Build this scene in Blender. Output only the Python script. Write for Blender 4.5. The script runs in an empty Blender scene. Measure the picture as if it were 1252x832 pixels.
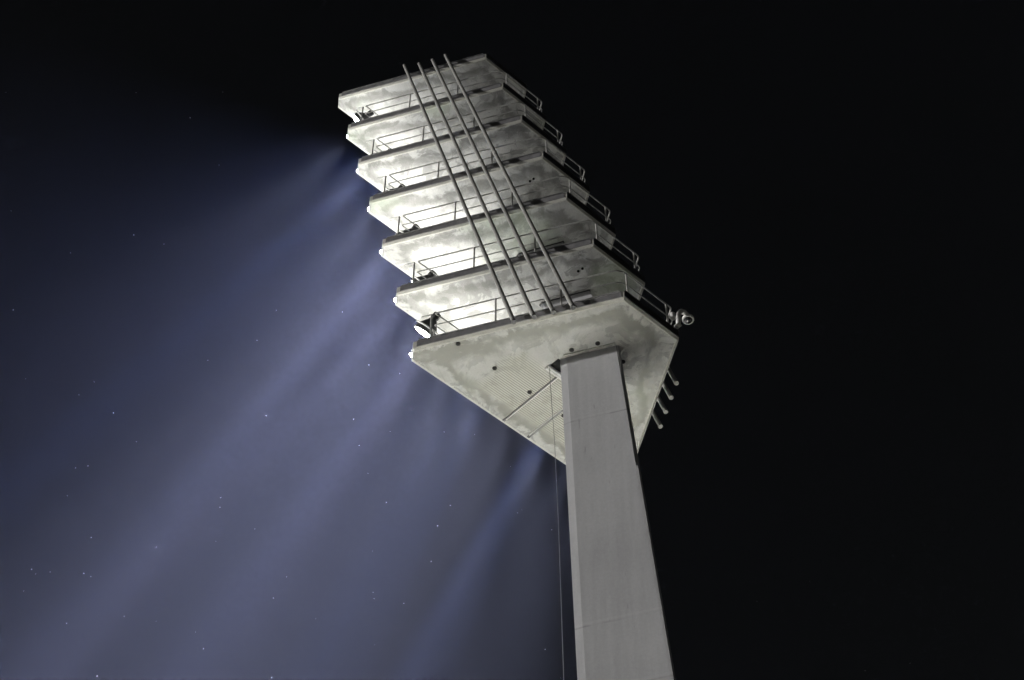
import bpy, bmesh, math, random
from mathutils import Vector, Matrix, Euler

random.seed(7)
R = math.radians
scene = bpy.context.scene
C = scene.collection
H = 31.94                       # height of the lowest platform's underside
S = 3.0                         # storey height of the lamp rack
LEAN = 0.2886                   # forward lean of the rack per metre of height
PI = math.pi

# ------------------------------------------------------------------ materials
class NT:
    def __init__(self, name):
        self.m = bpy.data.materials.new(name); self.m.use_nodes = True
        self.t = self.m.node_tree; self.b = self.t.nodes['Principled BSDF']
        self.out = self.t.nodes['Material Output']
    def n(self, kind, **kw):
        nd = self.t.nodes.new(kind)
        for k, v in kw.items(): setattr(nd, k, v)
        return nd
    def l(self, a, b): self.t.links.new(a, b)
    def val(self, sock, v):
        if hasattr(v, 'is_linked') or isinstance(v, bpy.types.NodeSocket): self.l(v, sock)
        else: sock.default_value = v
    def math(self, op, a, b=0.0, c=0.0, clamp=False):
        nd = self.n('ShaderNodeMath', operation=op, use_clamp=clamp)
        for i, v in enumerate((a, b, c)): self.val(nd.inputs[i], v)
        return nd.outputs[0]
    def noise(self, vec, scale, detail=4, rough=.55, dist=0.0):
        nd = self.n('ShaderNodeTexNoise'); self.l(vec, nd.inputs['Vector'])
        nd.inputs['Scale'].default_value = scale; nd.inputs['Detail'].default_value = detail
        nd.inputs['Roughness'].default_value = rough; nd.inputs['Distortion'].default_value = dist
        return nd.outputs['Fac']
    def ramp(self, fac, pts):
        nd = self.n('ShaderNodeValToRGB'); self.l(fac, nd.inputs[0])
        e = nd.color_ramp.elements
        while len(e) < len(pts): e.new(.5)
        for el, (p, c) in zip(e, pts):
            el.position = p; el.color = (c[0], c[1], c[2], 1) if isinstance(c, tuple) else (c, c, c, 1)
        return nd.outputs[0]
    def mix(self, fac, a, b, mode='MIX'):
        nd = self.n('ShaderNodeMix', data_type='RGBA', blend_type=mode)
        self.val(nd.inputs[0], fac)
        for s, v in ((nd.inputs[6], a), (nd.inputs[7], b)):
            if isinstance(v, tuple): s.default_value = (*v, 1)
            else: self.l(v, s)
        return nd.outputs[2]
    def smooth(self, v, a, b, lo=0.0, hi=1.0):
        nd = self.n('ShaderNodeMapRange', interpolation_type='SMOOTHSTEP')
        self.val(nd.inputs[0], v)
        for i, x in enumerate((a, b, lo, hi)): nd.inputs[i+1].default_value = x
        return nd.outputs[0]
    def bump(self, h, strength=.3, dist=.02):
        nd = self.n('ShaderNodeBump'); self.l(h, nd.inputs['Height'])
        nd.inputs['Strength'].default_value = strength; nd.inputs['Distance'].default_value = dist
        self.l(nd.outputs[0], self.b.inputs['Normal'])

def simple(name, col, rough=.6, metal=0.0, var=.25, scale=6.0):
    m = NT(name)
    tc = m.n('ShaderNodeTexCoord').outputs['Object']
    oi = m.n('ShaderNodeObjectInfo')
    add = m.n('ShaderNodeVectorMath', operation='ADD'); m.l(tc, add.inputs[0]); m.l(oi.outputs['Location'], add.inputs[1])
    f = m.noise(add.outputs[0], scale, 6, .6)
    c = m.ramp(f, [(.3, tuple(x*(1-var) for x in col)), (.7, tuple(x*(1+var) for x in col))])
    m.l(c, m.b.inputs['Base Color'])
    m.b.inputs['Roughness'].default_value = rough; m.b.inputs['Metallic'].default_value = metal
    return m.m

LPX, LPY = 2.277, 3.593
PPX, PPY = -2.277, .929
FX = 2.61
SN = Vector((-(LPY-PPY), (LPX-PPX), 0)).normalized()      # outward normal of the near slanted side
SD = Vector((LPX-PPX, LPY-PPY, 0)).normalized()
SC = SN.x*LPX + SN.y*LPY

def soffit_mat(name, stain, ribs):
    m = NT(name)
    tc = m.n('ShaderNodeTexCoord').outputs['Object']
    sep = m.n('ShaderNodeSeparateXYZ'); m.l(tc, sep.inputs[0])
    x, y = sep.outputs[0], sep.outputs[1]
    ayy = m.math('ABSOLUTE', y)
    d1 = m.math('SUBTRACT', SC, m.math('ADD', m.math('MULTIPLY', x, SN.x), m.math('MULTIPLY', ayy, SN.y)))
    d2 = m.math('ADD', x, 2.277); d3 = m.math('SUBTRACT', FX, x)
    d = m.math('MINIMUM', m.math('MINIMUM', d1, d2), d3)
    oi = m.n('ShaderNodeObjectInfo')
    sc = m.n('ShaderNodeVectorMath', operation='SCALE'); m.l(oi.outputs['Location'], sc.inputs[0]); sc.inputs['Scale'].default_value = 3.7
    ad = m.n('ShaderNodeVectorMath', operation='ADD'); m.l(tc, ad.inputs[0]); m.l(sc.outputs[0], ad.inputs[1])
    v = ad.outputs[0]
    big = m.noise(v, .55, 5, .6, .6); mid = m.noise(v, 1.7, 6, .62, .8); fine = m.noise(v, 22, 6, .7); grain = m.noise(v, 70, 4, .8)
    base = m.ramp(big, [(.34, (.42, .42, .40)), (.5, (.56, .56, .535)), (.66, (.68, .68, .65))])
    # damp patches with crisp borders
    vary = m.smooth(oi.outputs['Random'], 0, 1, .65, 1.15)
    patch = m.math('MULTIPLY', m.smooth(mid, .50, .55), vary)
    # runs drawn in from the edge
    al = m.math('ADD', m.math('MULTIPLY', x, SD.x), m.math('MULTIPLY', ayy, SD.y))
    cv = m.n('ShaderNodeCombineXYZ'); m.l(m.math('MULTIPLY', al, 4.5), cv.inputs[0]); m.l(m.math('MULTIPLY', d, .7), cv.inputs[1]); m.l(m.math('MULTIPLY', oi.outputs['Random'], 40.0), cv.inputs[2])
    runs = m.math('MULTIPLY', m.smooth(m.noise(cv.outputs[0], 1.0, 4, .6), .50, .68), m.smooth(d, .1, 1.3, 1, 0))
    base = m.mix(m.math('MULTIPLY', runs, .38*stain), base, (.19, .188, .16))
    base = m.mix(m.math('MULTIPLY', patch, .60*stain), base, (.15, .15, .14))
    # wavering tide mark a hand's width inside the edge
    dw = m.math('ADD', d, m.math('MULTIPLY', m.math('SUBTRACT', big, .5), 1.5))
    dw = m.math('ADD', dw, m.math('MULTIPLY', m.math('SUBTRACT', mid, .5), .6))
    t1 = m.math('MULTIPLY', m.smooth(dw, .20, .36), m.smooth(dw, .40, .72, 1, 0))
    base = m.mix(m.math('MULTIPLY', t1, .8*stain), base, (.125, .125, .115))
    # soot smears
    smear = m.smooth(m.noise(v, .95, 7, .66, 1.2), .54, .74)
    base = m.mix(m.math('MULTIPLY', smear, .75*stain), base, (.13, .13, .12))
    # pale strip along the very edge
    rimw = m.math('ADD', .085, m.math('MULTIPLY', m.math('SUBTRACT', fine, .5), .05))
    rim = m.math('LESS_THAN', d, rimw)
    base = m.mix(m.math('MULTIPLY', rim, .75), base, (.68, .675, .61))
    # green algae tint here and there
    alg = m.smooth(m.noise(v, .42, 3, .5), .54, .70)
    base = m.mix(m.math('MULTIPLY', alg, .12 if ribs else .42), base, (.36, .43, .30))
    base = m.mix(.55, base, m.ramp(fine, [(.35, .72), (.6, 1.0)]), 'MULTIPLY')
    base = m.mix(.5, base, m.ramp(grain, [(.3, .72), (.75, 1.0)]), 'MULTIPLY')
    h = m.math('ADD', m.math('MULTIPLY', fine, .5), m.math('MULTIPLY', grain, .5))
    if ribs:
        # boarded shutter ribs in the middle of the soffit, running across it
        xs = m.math('ADD', x, m.math('MULTIPLY', m.math('SUBTRACT', mid, .5), .02))
        rib = m.math('PINGPONG', m.math('MULTIPLY', xs, 1/.062), .5)
        rib = m.smooth(rib, .08, .30)
        area = m.math('MULTIPLY', m.smooth(m.math('ADD', x, m.math('MULTIPLY', m.math('SUBTRACT', mid, .5), .5)), .35, .75),
                      m.smooth(m.math('ADD', ayy, m.math('MULTIPLY', m.math('SUBTRACT', big, .5), 1.6)), 1.55, 1.85, 1, 0))
        area = m.math('MULTIPLY', area, m.smooth(d3, .42, .62))
        base = m.mix(m.math('MULTIPLY', area, .55), base, (.46, .46, .40))
        base = m.mix(m.math('MULTIPLY', area, m.math('SUBTRACT', 1.0, rib)), base, (.14, .14, .12))
    m.l(base, m.b.inputs['Base Color']); m.b.inputs['Roughness'].default_value = .88
    m.b.inputs['Specular IOR Level'].default_value = .25
    m.bump(h, .35, .02)
    return m.m

def mast_mat():
    m = NT('mast_concrete')
    tc = m.n('ShaderNodeTexCoord').outputs['Object']
    sep = m.n('ShaderNodeSeparateXYZ'); m.l(tc, sep.inputs[0]); z = sep.outputs[2]
    big = m.noise(tc, .35, 5, .6); fine = m.noise(tc, 14, 6, .7); grain = m.noise(tc, 60, 4, .8)
    mp = m.n('ShaderNodeMapping'); mp.inputs['Scale'].default_value = (3.2, 3.2, .22); m.l(tc, mp.inputs[0])
    streak = m.noise(mp.outputs[0], 1.6, 6, .6)
    mp2 = m.n('ShaderNodeMapping'); mp2.inputs['Scale'].default_value = (7, 7, .9); m.l(tc, mp2.inputs[0])
    st2 = m.noise(mp2.outputs[0], 1.5, 3, .5)
    base = m.ramp(big, [(.3, (.425, .43, .443)), (.7, (.505, .51, .52))])
    base = m.mix(.5, base, m.ramp(streak, [(.3, .78), (.6, 1.0)]), 'MULTIPLY')
    base = m.mix(m.math('MULTIPLY', m.smooth(st2, .70, .76), .35), base, (.17, .17, .17))
    base = m.mix(.35, base, m.ramp(fine, [(.3, .7), (.7, 1.0)]), 'MULTIPLY')
    base = m.mix(.45, base, m.ramp(grain, [(.25, .6), (.75, 1.0)]), 'MULTIPLY')
    # pour joints
    for zz, a in ((-2.42, .42), (-8.75, .32), (-10.45, .4), (-15.2, .6), (-21.5, .6), (-27.8, .6)):
        dz = m.math('ABSOLUTE', m.math('SUBTRACT', m.math('ADD', z, m.math('MULTIPLY', fine, .03)), zz))
        k = m.math('MULTIPLY', m.math('LESS_THAN', dz, .022), m.smooth(m.noise(tc, 1.1, 2), .42, .55, .12, 1))
        base = m.mix(m.math('MULTIPLY', k, a), base, (.12, .12, .12))
        base = m.mix(m.math('MULTIPLY', m.math('LESS_THAN', m.math('ABSOLUTE', m.math('SUBTRACT', z, zz+.06)), .03), .12), base, (.55, .55, .55))
    m.l(base, m.b.inputs['Base Color']); m.b.inputs['Roughness'].default_value = .9
    m.b.inputs['Specular IOR Level'].default_value = .25
    m.bump(m.math('ADD', fine, grain), .25, .015)
    return m.m

def emit_mat(name, col, strength):
    m = NT(name)
    m.b.inputs['Base Color'].default_value = (.8, .8, .8, 1)
    m.b.inputs['Roughness'].default_value = .1
    m.b.inputs['Emission Color'].default_value = (*col, 1); m.b.inputs['Emission Strength'].default_value = strength
    m.m.cycles.emission_sampling = 'NONE'
    return m.m

M = dict(
    soffit0=soffit_mat('stained_soffit_concrete', 1.3, True),
    soffit=soffit_mat('soffit_concrete', .82, False),
    mast=mast_mat(),
    fascia=simple('dark_fascia_paint', (.155, .155, .158), .6, 0, .3, 5),
    rail=simple('galvanised_rail', (.40, .40, .385), .5, .2, .3, 9),
    pipe=simple('grey_pipe_paint', (.235, .233, .22), .5, .1, .22, 7),
    white=simple('white_paint', (.78, .78, .75), .5, 0, .15, 12),
    steel=simple('zinc_steel', (.45, .45, .42), .45, .4, .25, 14),
    dark=simple('black_steel', (.03, .03, .032), .5, 0, .3, 10),
    housing=simple('lamp_housing', (.11, .11, .11), .45, .3, .3, 10),
    lens=emit_mat('lit_lens', (.93, .96, 1.0), 40),
    hole_shade=simple('hole_shade_black', (.004, .004, .004), .95, 0, .1, 3),  # black that carries the shade inside the hatch and drain holes
    glass=simple('dome_glass', (.02, .02, .022), .08, 0, .2, 3),
    cable=simple('cable_sheath', (.16, .16, .155), .6, 0, .2, 3),
    mote=simple('pale_speck', (.85, .86, .9), .9, 0, .05, 3),
)

M['hole_shade'].node_tree.nodes['Principled BSDF'].inputs['Specular IOR Level'].default_value = 0

# ------------------------------------------------------------------ mesh helpers
def obj(name, bm, m, parent=None, loc=None, smooth=False):
    bmesh.ops.recalc_face_normals(bm, faces=bm.faces)
    me = bpy.data.meshes.new(name); bm.to_mesh(me); bm.free()
    if smooth:
        for p in me.polygons: p.use_smooth = True
        try: me.set_sharp_from_angle(angle=R(40))
        except Exception: pass
    me.materials.append(m)
    o = bpy.data.objects.new(name, me); C.objects.link(o)
    if parent: o.parent = parent
    if loc is not None: o.location = loc
    return o
def tag(o, label=None, cat=None, group=None, kind=None):
    for k, v in (('label', label), ('category', cat), ('group', group), ('kind', kind)):
        if v: o[k] = v
    return o
def thing(name, loc, label, cat, group=None):
    o = bpy.data.objects.new(name, None); C.objects.link(o); o.location = loc; o.empty_display_size = .3
    return tag(o, label, cat, group)
def prism(bm, pts, z0, z1):
    a = [bm.verts.new((x, y, z0)) for x, y in pts]; b = [bm.verts.new((x, y, z1)) for x, y in pts]
    bm.faces.new(a[::-1]); bm.faces.new(b)
    n = len(pts)
    for i in range(n): bm.faces.new((a[i], a[(i+1) % n], b[(i+1) % n], b[i]))
def loft(bm, rings):
    vs = [[bm.verts.new(p) for p in r] for r in rings]
    n = len(rings[0])
    for r0, r1 in zip(vs, vs[1:]):
        for i in range(n): bm.faces.new((r0[i], r0[(i+1) % n], r1[(i+1) % n], r1[i]))
    bm.faces.new(vs[0][::-1]); bm.faces.new(vs[-1])
def obox(bm, c, ax, ay, az, sx, sy, sz):
    c = Vector(c); ax, ay, az = Vector(ax), Vector(ay), Vector(az)
    v = [bm.verts.new(c + ax*(i*sx/2) + ay*(j*sy/2) + az*(k*sz/2)) for k in (-1, 1) for j, i in ((-1, -1), (-1, 1), (1, 1), (1, -1))]
    for f in ((0, 3, 2, 1), (4, 5, 6, 7), (0, 1, 5, 4), (1, 2, 6, 5), (2, 3, 7, 6), (3, 0, 4, 7)): bm.faces.new([v[i] for i in f])
def box(bm, c, s): obox(bm, c, (1, 0, 0), (0, 1, 0), (0, 0, 1), *s)
def tube(bm, pts, r, seg=8, closed=False, cap=True):
    pts = [Vector(p) for p in pts]; n = len(pts); rings = []; prev = None
    for i, p in enumerate(pts):
        a = pts[(i-1) % n] if (closed or i > 0) else p
        b = pts[(i+1) % n] if (closed or i < n-1) else p
        t = (b-a).normalized()
        if prev is None:
            ref = Vector((0, 0, 1)) if abs(t.z) < .9 else Vector((1, 0, 0))
            u = t.cross(ref).normalized()
        else:
            u = (prev - t*prev.dot(t)).normalized()
        prev = u; w = t.cross(u)
        rr = r[i] if isinstance(r, (list, tuple)) else r
        rings.append([bm.verts.new(p + (u*math.cos(2*PI*k/seg) + w*math.sin(2*PI*k/seg))*rr) for k in range(seg)])
    m = n if closed else n-1
    for i in range(m):
        r0, r1 = rings[i], rings[(i+1) % n]
        for k in range(seg): bm.faces.new((r0[k], r0[(k+1) % seg], r1[(k+1) % seg], r1[k]))
    if cap and not closed:
        bm.faces.new(rings[0][::-1]); bm.faces.new(rings[-1])
def lathe_x(bm, prof, seg=24, o=(0, 0, 0)):
    """profile of (x, radius) turned about the local x axis"""
    rings = []
    for x, r in prof:
        if r < 1e-5: rings.append([bm.verts.new((o[0]+x, o[1], o[2]))])
        else: rings.append([bm.verts.new((o[0]+x, o[1]+r*math.cos(2*PI*k/seg), o[2]+r*math.sin(2*PI*k/seg))) for k in range(seg)])
    for a, b in zip(rings, rings[1:]):
        for k in range(seg):
            if len(a) == 1 and len(b) == 1: continue
            if len(a) == 1: bm.faces.new((a[0], b[k], b[(k+1) % seg]))
            elif len(b) == 1: bm.faces.new((a[k], a[(k+1) % seg], b[0]))
            else: bm.faces.new((a[k], a[(k+1) % seg], b[(k+1) % seg], b[k]))
def rounded(pts, r, seg=5):
    out = []; n = len(pts)
    for i in range(n):
        p = Vector(pts[i]); a = (Vector(pts[i-1])-p); b = (Vector(pts[(i+1) % n])-p)
        la, lb = a.length, b.length; a.normalize(); b.normalize()
        rr = r[i]; p0 = p + a*rr; p1 = p + b*rr
        for k in range(seg+1):
            t = k/seg
            out.append(p0*(1-t)**2 + p*2*t*(1-t) + p1*t*t)
    return out
def Sd(s, off=0.0, mir=1):
    """point on the slanted side: s metres from corner P towards L, off metres outwards"""
    p = Vector((PPX, PPY, 0)) + SD*s + SN*off
    return Vector((p.x, p.y*mir, 0))

# ------------------------------------------------------------------ the setting
def ground_mat():
    m = NT('plaza_gravel')
    tc = m.n('ShaderNodeTexCoord').outputs['Object']
    f = m.noise(tc, .06, 6, .6); g = m.noise(tc, 6, 5, .7)
    c = m.ramp(f, [(.35, (.64, .63, .56)), (.65, (.74, .725, .645))])
    c = m.mix(.5, c, m.ramp(g, [(.3, .6), (.7, 1.0)]), 'MULTIPLY')
    m.l(c, m.b.inputs['Base Color']); m.b.inputs['Roughness'].default_value = .95
    return m.m
bm = bmesh.new(); g = 24
vs = [[bm.verts.new((-340 + 680*i/g, -340 + 680*j/g, 0)) for j in range(g+1)] for i in range(g+1)]
for i in range(g):
    for j in range(g): bm.faces.new((vs[i][j], vs[i+1][j], vs[i+1][j+1], vs[i][j+1]))
tag(obj('ground', bm, ground_mat()), kind='structure')

# the air: an even, pale, thin haze round everything
hz = bpy.data.materials.new('night_haze'); hz.use_nodes = True
nt = hz.node_tree; nt.nodes.clear()
pv = nt.nodes.new('ShaderNodeVolumePrincipled'); mo = nt.nodes.new('ShaderNodeOutputMaterial')
pv.inputs['Color'].default_value = (.60, .655, 1.0, 1); pv.inputs['Density'].default_value = .000054
pv.inputs['Anisotropy'].default_value = 0.0
nt.links.new(pv.outputs[0], mo.inputs['Volume'])
bm = bmesh.new(); box(bm, (0, 0, (H+23)/2 - .5), (700, 700, H+23+1))
tag(obj('haze', bm, hz), kind='stuff')

# ------------------------------------------------------------------ the tower
tower = thing('floodlight_tower', (0, 0, 0), 'tall grey concrete floodlight tower with seven leaning platforms', 'floodlight tower')

def mast_ring(z):
    k = -z
    rx = -1.149 - .0706*k; fx = .114 - .0332*k; fy = .738 + .0184*k
    half = [(fx, fy), (fx - .164, fy - .062), (rx + .05, .062), (rx, .03)]
    ring = half + [(x, -y) for x, y in half[::-1]]
    return [(x, y, z) for x, y in ring]
bm = bmesh.new()
loft(bm, [mast_ring(z) for z in (-H+.002, -24, -16, -8, 0)])
mast = obj('mast', bm, M['mast'], tower, (0, 0, H))
# conductor wire down the back arris
bm = bmesh.new(); tube(bm, [(-1.149-.0706*k+.024, .055, -k) for k in (.02, 1, 2, 3, 4.4)], .007, 6)
obj('conductor', bm, M['dark'], tower, (0, 0, H))
# black panel, the hatch opening's shade put into its colour, before the mast head
bm = bmesh.new(); prism(bm, [(.118, -.80), (.40, -.80), (.40, .80), (.118, .80)], -.012, .05)
obj('hatch_shade_panel', bm, M['hole_shade'], tower, (0, 0, H))
bm = bmesh.new()
box(bm, (.435, 0, -.045), (.055, 1.66, .09)); box(bm, (.52, 0, -.03), (.05, 1.66, .06))
obj('hatch_frame', bm, M['white'], tower, (0, 0, H))
# gap and bearing strip at the mast head
bm = bmesh.new()
for s_ in (1, -1):
    a = Vector((-.02, .735*s_, 0)); b = Vector((-1.13, .09*s_, 0)); dd = (b-a)
    n_ = Vector((-.5, .86*s_, 0)).normalized()
    obox(bm, (a+b)/2 + n_*.05 + Vector((0, 0, -.016)), dd.normalized(), n_, (0, 0, 1), dd.length, .03, .032)
obj('bearing_strip', bm, M['steel'], tower, (0, 0, H))

HALF = [(FX, 3.355), (LPX, LPY), (PPX, PPY)]
OUT = HALF + [(x, -y) for x, y in HALF[::-1]]
def inset(d):
    half = [(FX-d, 3.355 - d*.55), (LPX - d*.05, LPY - d*1.05), (PPX + d, PPY - d*.6)]
    return half + [(x, -y) for x, y in half[::-1]]
TH = .27
RB = [(1.86, 3.30), (-2.19, .885), (-2.19, -.885), (1.86, -3.30)]

def platform(k):
    p = None
    bm = bmesh.new()
    loft(bm, [[(x, y, 0) for x, y in inset(.05)], [(x, y, .045) for x, y in OUT], [(x, y, TH) for x, y in OUT]])
    p = obj('platform', bm, M['soffit0' if k == 0 else 'soffit'], tower, (LEAN*S*k, 0, H + S*k))
    if k == 0: p['label'] = 'lowest concrete platform with stained, ribbed soffit'
    # fascia plates, set 6 mm proud of the slab edge
    for mir in (1, -1):
        bm = bmesh.new(); ln = (Vector((LPX, LPY, 0))-Vector((PPX, PPY, 0))).length
        c = Sd(ln/2 - .02, .008, mir); ax = Vector((SD.x, SD.y*mir, 0)); n_ = Vector((SN.x, SN.y*mir, 0))
        obox(bm, c + Vector((0, 0, .165)), ax, n_, (0, 0, 1), ln-.16, .016, .215)
        obox(bm, c + n_*.018 + Vector((0, 0, .262)), ax, n_, (0, 0, 1), ln-.22, .04, .018)
        obj('fascia', bm, M['fascia'], p)
    bm = bmesh.new(); box(bm, (PPX-.008, 0, .165), (.016, 1.84, .215)); box(bm, (PPX-.02, 0, .265), (.05, 1.84, .02))
    obj('back_fascia', bm, M['dark'], p)  # shade of the unlit back put into its colour, blacker than the sides
    if k < 6:
        # concrete shaft between this platform and the next
        bm = bmesh.new()
        half = [(.05, .60), (-.05, .615), (-1.15, .02)]; ring = half + [(x, -y) for x, y in half[::-1]]
        loft(bm, [[(x, y, TH-.01) for x, y in ring], [(x + LEAN*S, y, S+.02) for x, y in ring]])
        obj('shaft', bm, M['mast'], p)
        bm = bmesh.new()
        r2 = [(x*1.03 + LEAN*S, y*1.05, S) for x, y in ring]
        loft(bm, [[(x, y, S-.045) for x, y, z in r2], [(x, y, S-.004) for x, y, z in r2]])
        obj('shaft_collar', bm, M['dark'], p)
        # railing: top rail, knee rail, posts
        zt, zk = 1.25, .79
        for nm, z, rr in (('top_rail', zt, .021), ('knee_rail', zk, .016)):
            bm = bmesh.new(); tube(bm, rounded([(x, y, z) for x, y in RB], (.04, .24, .07, .04)), rr, 8, closed=True)
            obj(nm, bm, M['rail'], p, smooth=True)
        spots = []
        for mir in (1, -1):
            for s_ in (4.86, 3.20, 1.55):
                q = Sd(s_, -.055, mir); spots.append((q.x, q.y))
            spots.append((-2.19, .69*mir)); spots.append((1.86, 1.1*mir))
        for x, y in spots:
            bm = bmesh.new(); tube(bm, [(x, y, TH-.02), (x, y, zt)], .024, 8)
            box(bm, (x, y, TH+.008), (.09, .09, .016))
            obj('post', bm, M['rail'], p, smooth=True)
        # short stub of the top rail running on past the corner post
        bm = bmesh.new(); a = Sd(4.98, -.055); tube(bm, [Sd(4.86, -.055)+Vector((0, 0, zt)), Sd(5.12, -.055)+Vector((0, 0, zt))], .015, 8)
        obj('rail_stub', bm, M['white'], p)
    # black discs for the drain holes, their inner shade put into the colour
    def drain(x, y, r=.06):
        bm = bmesh.new()
        n = 14
        o_ = [(x + r*math.cos(2*PI*i/n), y + r*math.sin(2*PI*i/n)) for i in range(n)]
        prism(bm, o_, -.018, .01)
        obj('drain_shade_disc', bm, M['hole_shade'], p)
    if k == 0:
        for mir in (1, -1):
            for x, y in ((1.41, 2.90), (1.388, 1.735), (1.38, .578), (-.298, .75), (-.87, .43)): drain(x, y*mir)
            bm = bmesh.new(); box(bm, ((2.47+.56)/2, .428*mir, -.02), (2.47-.56, .03, .045)); 
            obj('groove_light_shade', bm, M['dark'], p)  # dark bar: the soffit groove's shaded side put into its colour
            bm = bmesh.new(); box(bm, ((2.44+.56)/2, .396*mir, -.014), (2.44-.56, .026, .03)); 
            obj('groove_light_shade', bm, M['white'], p)  # white bar: the groove's lit edge put into its colour
            bm = bmesh.new(); box(bm, (2.49, .42*mir, -.015), (.05, .07, .035)); obj('groove_end_shade', bm, M['dark'], p)  # black block, shade of the hole at the groove's end
    elif k in (1, 3):
        drain(-1.55, .62, .035); drain(-1.42, .64, .035)
    return p
plats = [platform(k) for k in range(7)]

# conduits up both slanted sides
LN = (Vector((LPX, LPY, 0))-Vector((PPX, PPY, 0))).length
for mir in (1, -1):
    for x0, top in ((-.06, 18.83), (-.49, 18.60), (-.905, 18.60), (-1.32, 18.72)):
        s_ = (x0 - PPX - SN.x*.22)/SD.x
        b = Sd(s_, .22, mir)
        bm = bmesh.new()
        tube(bm, [b + Vector((LEAN*z, 0, z)) for z in (-.22, top)], .056, 12)
        c = obj('conduit', bm, M['pipe'], tower, (0, 0, H), smooth=True)
        bm = bmesh.new()
        tube(bm, [b + Vector((LEAN*z, 0, z)) for z in (-.228, -.16)], .059, 12); obj('end_collar', bm, M['dark' if mir > 0 else 'pipe'], c, smooth=True)
        bm = bmesh.new(); zc = S*3 + (.55 if x0 < -1 else .25)
        tube(bm, [b + Vector((LEAN*z, 0, z)) for z in (zc, zc + .14)], .07, 12); obj('coupling', bm, M['steel' if x0 < -.7 else 'pipe'], c, smooth=True)
        for k in range(1, 7):
            z = S*k + .14; q = b + Vector((LEAN*z, 0, z)); n_ = Vector((SN.x, SN.y*mir, 0)); ax = Vector((SD.x, SD.y*mir, 0))
            # a thin bracket back to the fascia, straight behind the conduit
            bm = bmesh.new(); obox(bm, q - n_*.105, ax, n_, (0, 0, 1), .03, .20, .05); obj('bracket', bm, M['rail'], c)

# ------------------------------------------------------------------ the lamps
ORD = ['lowest', 'second lowest', 'third lowest', 'middle', 'third highest', 'second highest', 'highest lit']
NTH = ['first', 'second', 'third', 'fourth', 'fifth', 'sixth', 'seventh', 'eighth']
def make_lamp():
    root = thing('floodlight', (0, 0, 0), '-', 'floodlight')
    bm = bmesh.new()
    lathe_x(bm, [(-.36, 0), (-.36, .11), (-.30, .135), (-.22, .20), (-.12, .265), (0, .305), (.02, .325), (.05, .325), (.05, .30), (.03, .295), (.03, 0)], 24)
    obj('housing', bm, M['housing'], root, smooth=True)
    bm = bmesh.new(); lathe_x(bm, [(.034, .288), (.06, .25), (.085, .16), (.095, 0)], 24)
    obj('lens', bm, M['lens'], root, smooth=True)
    bm = bmesh.new(); lathe_x(bm, [(-.56, 0), (-.56, .085), (-.53, .10), (-.39, .10), (-.362, .08), (-.362, 0)], 16)
    obj('lamp_cap', bm, M['dark'], root, smooth=True)
    bm = bmesh.new()
    pts = [(-.08, .36*math.cos(a), .36*math.sin(a)) for a in [PI + PI*i/14 for i in range(15)]]
    tube(bm, pts, .026, 8)
    obj('yoke', bm, M['white'], root, smooth=True)
    return root
def copy_tree(o, parent=None):
    c = o.copy(); C.objects.link(c)
    if parent: c.parent = parent
    for ch in o.children:
        if ch.name.split('.')[0] in ('housing', 'lens', 'lamp_cap', 'yoke'): copy_tree(ch, c)
    return c
proto = make_lamp(); used = False
NL = 7
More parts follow.
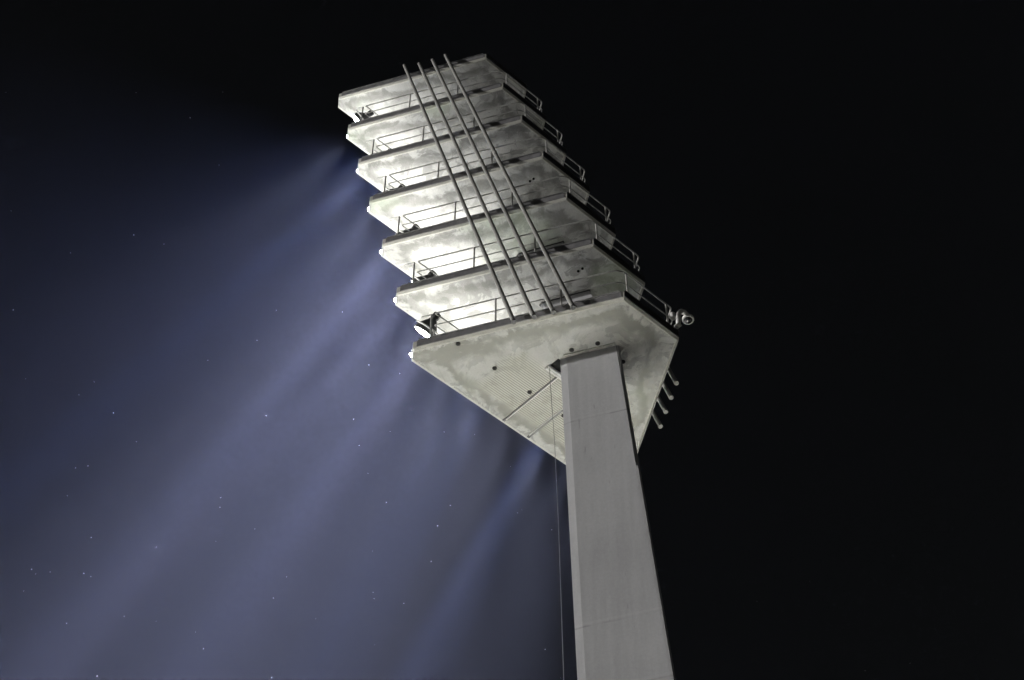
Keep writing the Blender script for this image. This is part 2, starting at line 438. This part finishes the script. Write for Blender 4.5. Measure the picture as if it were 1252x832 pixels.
for k in range(6):
    for row, (lx, lz) in enumerate(((2.43, 1.20), (2.80, .60))):
        for j in range(NL):
            y0 = (3.12 if k in (0, 5) else 2.72) if row == 0 else 3.13
            y = y0 - j*2*y0/(NL-1)
            o = proto if not used else copy_tree(proto); used = True
            wz = H + S*k + lz; wx = LEAN*S*k + lx
            fan = 1 - 2*j/(NL-1)                          # +1 near corner .. -1 far corner
            az = fan*10 - 4 + (10 if row else 0) + k*3.4 + random.uniform(-4, 4)
            el = (-37 + (27 if j == 2 and k > 1 else 0) if row == 0 else -66) + random.uniform(-6, 6) + k*1.5
            o.location = (wx, y, wz); o.rotation_euler = (0, R(-el), R(az))
            if row: o.scale = (.44, .44, .44)
            side = 'upper row' if row == 0 else 'lower row'
            tag(o, f'white-lensed floodlight on the {ORD[k]} lamp platform, {side}, {NTH[j]} from its near corner', 'floodlight', 'floodlights along the front edges of the platforms')
            # stand that carries the lamp, from the slab edge up to the yoke
            bm = bmesh.new()
            q = Matrix.Rotation(R(az), 4, 'Z') @ Matrix.Rotation(R(-el), 4, 'Y') @ Vector((-.08, 0, -.36)) * (.44 if row else 1)
            dz = TH - lz
            tube(bm, [q, (min(q.x, -.12 if row else .1) - .02, q.y, min(q.z, 0)*.5 + dz*.5), ((2.52-lx) if row else q.x - .05, q.y, dz)], .024, 6)
            st = obj('stand', bm, M['rail'], o)
            if row: st.scale = (1/.44, 1/.44, 1/.44)
            st.rotation_euler = (Matrix.Rotation(R(az), 3, 'Z') @ Matrix.Rotation(R(-el), 3, 'Y')).inverted().to_euler()
            # the beam: a mix of tight spots and wide floods, some lamps bluer than others
            L = bpy.data.lights.new('beam', 'SPOT')
            tight = row == 0 and j in ((0, 4), (0, 3, 6), (0, 5), (1, 4), (0, 3), (4,))[k]
            if tight:
                wide = (8, 10, 9, 12)[(j + k) % 4]; L.spot_blend = .6
                L.energy = 2700000 * (.6, 1.0, .8)[(j + 2*k) % 3]
            else:
                wide = (30, 40, 34, 56)[(j + k + row) % 4]; L.spot_blend = 1.0
                if row == 0 and j == 2: wide = 110
                L.energy = (160000 if row == 0 else 470000) * (24/wide)**.6 * (.7, 1.0, .85)[(j + k) % 3]
            if not tight and fan < -.5: L.energy *= .7
            if row: L.energy *= 1.1
            elif j == 2 and k > 1: L.energy *= 3.4
            L.spot_size = R(wide); L.shadow_soft_size = .2
            L.color = ((.36, .52, 1.0), (1.0, .95, .94), (.50, .62, 1.0), (.86, .82, 1.0))[(j//2 + 3*k) % 4] if row == 0 else (.96, .96, .945)
            lo = bpy.data.objects.new('beam', L); C.objects.link(lo); lo.parent = o
            lo.location = (.16, 0, 0); lo.rotation_euler = (0, R(-90), 0)
            # bare light that spills over the rim on to the slab above
            L = bpy.data.lights.new('spill', 'POINT'); L.shadow_soft_size = .12
            L.energy = (40 if row == 0 else 60) * random.uniform(.8, 1.25) * (1, 1.0, 1.12, 1.05, .85, .72)[k] * (.5 if j == 0 else .95)
            L.color = (1.0, .985, .95)
            lo = bpy.data.objects.new('spill', L); C.objects.link(lo); lo.parent = o
            lo.location = (-.05, 0, .42)

# ------------------------------------------------------------------ dome camera, cable, specks
cam_t = thing('surveillance_camera', (-2.28, -.91, H + .56), 'white dome camera on a curved gooseneck arm at the platform corner', 'security camera')
cam_t.scale = (.66, .66, .66)
bm = bmesh.new()
pts = [(-.02, -.06, 0), (-.02, -.08, .25), (-.02, -.12, .55), (-.02, -.20, .82), (-.02, -.34, 1.02), (-.02, -.50, 1.10), (-.02, -.62, 1.06), (-.02, -.68, .96)]
tube(bm, pts, [.085, .085, .085, .09, .10, .10, .10, .12], 14); obj('gooseneck', bm, M['white'], cam_t, smooth=True)
bm = bmesh.new(); lathe_x(bm, [(0, .08), (.03, .17), (.09, .22), (.19, .225), (.21, .215), (.21, .16)], 20)
for v in bm.verts: v.co = Vector((v.co.y - .02, v.co.z - .68, -v.co.x + .99))
obj('camera_housing', bm, M['white'], cam_t, smooth=True)
bm = bmesh.new(); lathe_x(bm, [(.195, .165), (.25, .14), (.29, .09), (.305, 0)], 20)
for v in bm.verts: v.co = Vector((v.co.y - .02, v.co.z - .68, -v.co.x + .99))
obj('dome', bm, M['glass'], cam_t, smooth=True)
bm = bmesh.new(); lathe_x(bm, [(-.16, 0), (-.16, .10), (-.1, .12), (.08, .12), (.13, .09), (.13, 0)], 14)
for v in bm.verts: v.co = Vector((v.co.y - .06, v.co.z + .26, v.co.x + .22))
obj('junction_box', bm, M['white'], cam_t, smooth=True)
bm = bmesh.new(); box(bm, (.02, -.08, .0), (.22, .20, .05)); box(bm, (.09, -.03, -.07), (.05, .14, .14)); obj('mounting_plate', bm, M['rail'], cam_t)

bm = bmesh.new()
tube(bm, [(.43, .80, H+.0), (.40, .80, H-1.2), (.335, .80, H-2.8), (.29, .80, H-5.4), (.28, .80, H-9.7), (.29, .82, H-18), (.34, .95, .02)], .0075, 6)
tag(obj('hanging_cable', bm, M['cable']), 'thin pale cable hanging from the platform soffit beside the mast', 'cable')

bm = bmesh.new(); rs = random.Random(21)
for i in range(620):
    x = rs.uniform(2, 34); y = rs.uniform(-24, 24); z = rs.uniform(H-26, H+13)
    if x < 5 and z > H: continue
    r = .0055 * (1 + 1.5*rs.random()**4)
    bmesh.ops.create_icosphere(bm, subdivisions=1, radius=r, matrix=Matrix.Translation((x, y, z)))
tag(obj('drifting_specks', bm, M['mote']), kind='stuff')

# ------------------------------------------------------------------ sky, sun lamp, camera
EL, AZ = R(4.0), R(52)
w = bpy.data.worlds.new('World'); scene.world = w; w.use_nodes = True
wn = w.node_tree; bg = wn.nodes['Background']
sky = wn.nodes.new('ShaderNodeTexSky'); sky.sky_type = 'NISHITA'; sky.sun_disc = False
sky.sun_elevation = EL; sky.sun_rotation = R(90) - AZ
hs = wn.nodes.new('ShaderNodeHueSaturation'); hs.inputs['Saturation'].default_value = .3
wn.links.new(sky.outputs[0], hs.inputs['Color']); wn.links.new(hs.outputs[0], bg.inputs['Color']); bg.inputs['Strength'].default_value = .0026
sl = bpy.data.lights.new('far_light', 'SUN'); sl.energy = 2.5; sl.angle = R(.6); sl.color = (1.0, .97, .95)
so = bpy.data.objects.new('far_light', sl); C.objects.link(so)
dirv = Vector((math.cos(EL)*math.cos(AZ), math.cos(EL)*math.sin(AZ), math.sin(EL)))
so.rotation_euler = dirv.to_track_quat('Z', 'Y').to_euler(); so.location = (60, 70, 60)

cd = bpy.data.cameras.new('camera'); co = bpy.data.objects.new('camera', cd); C.objects.link(co)
cd.lens = 57.478; cd.sensor_width = 36; cd.clip_end = 2000
yaw, pit, rol = R(317.48652), R(50.53718), R(-.07499)
d = Vector((math.cos(pit)*math.cos(yaw), math.cos(pit)*math.sin(yaw), math.sin(pit)))
r_ = Vector((math.sin(yaw), -math.cos(yaw), 0)); u_ = r_.cross(d)
r2 = math.cos(rol)*r_ + math.sin(rol)*u_; u2 = -math.sin(rol)*r_ + math.cos(rol)*u_
co.matrix_world = Matrix(((r2.x, u2.x, -d.x, -17.961), (r2.y, u2.y, -d.y, 18.896), (r2.z, u2.z, -d.z, H-30.336), (0, 0, 0, 1)))
scene.camera = co

vs_ = scene.view_settings
scene.display_settings.display_device = 'sRGB'
vs_.view_transform = 'Standard'; vs_.look = 'None'; vs_.exposure = 0.32; vs_.gamma = 1; vs_.use_curve_mapping = False
cy = scene.cycles
cy.max_bounces = 5; cy.diffuse_bounces = 3; cy.glossy_bounces = 2; cy.volume_bounces = 0; cy.transparent_max_bounces = 8
cy.sample_clamp_indirect = 4; cy.use_light_tree = True
cy.use_denoising = True
try: cy.denoiser = 'OPENIMAGEDENOISE'
except Exception: pass
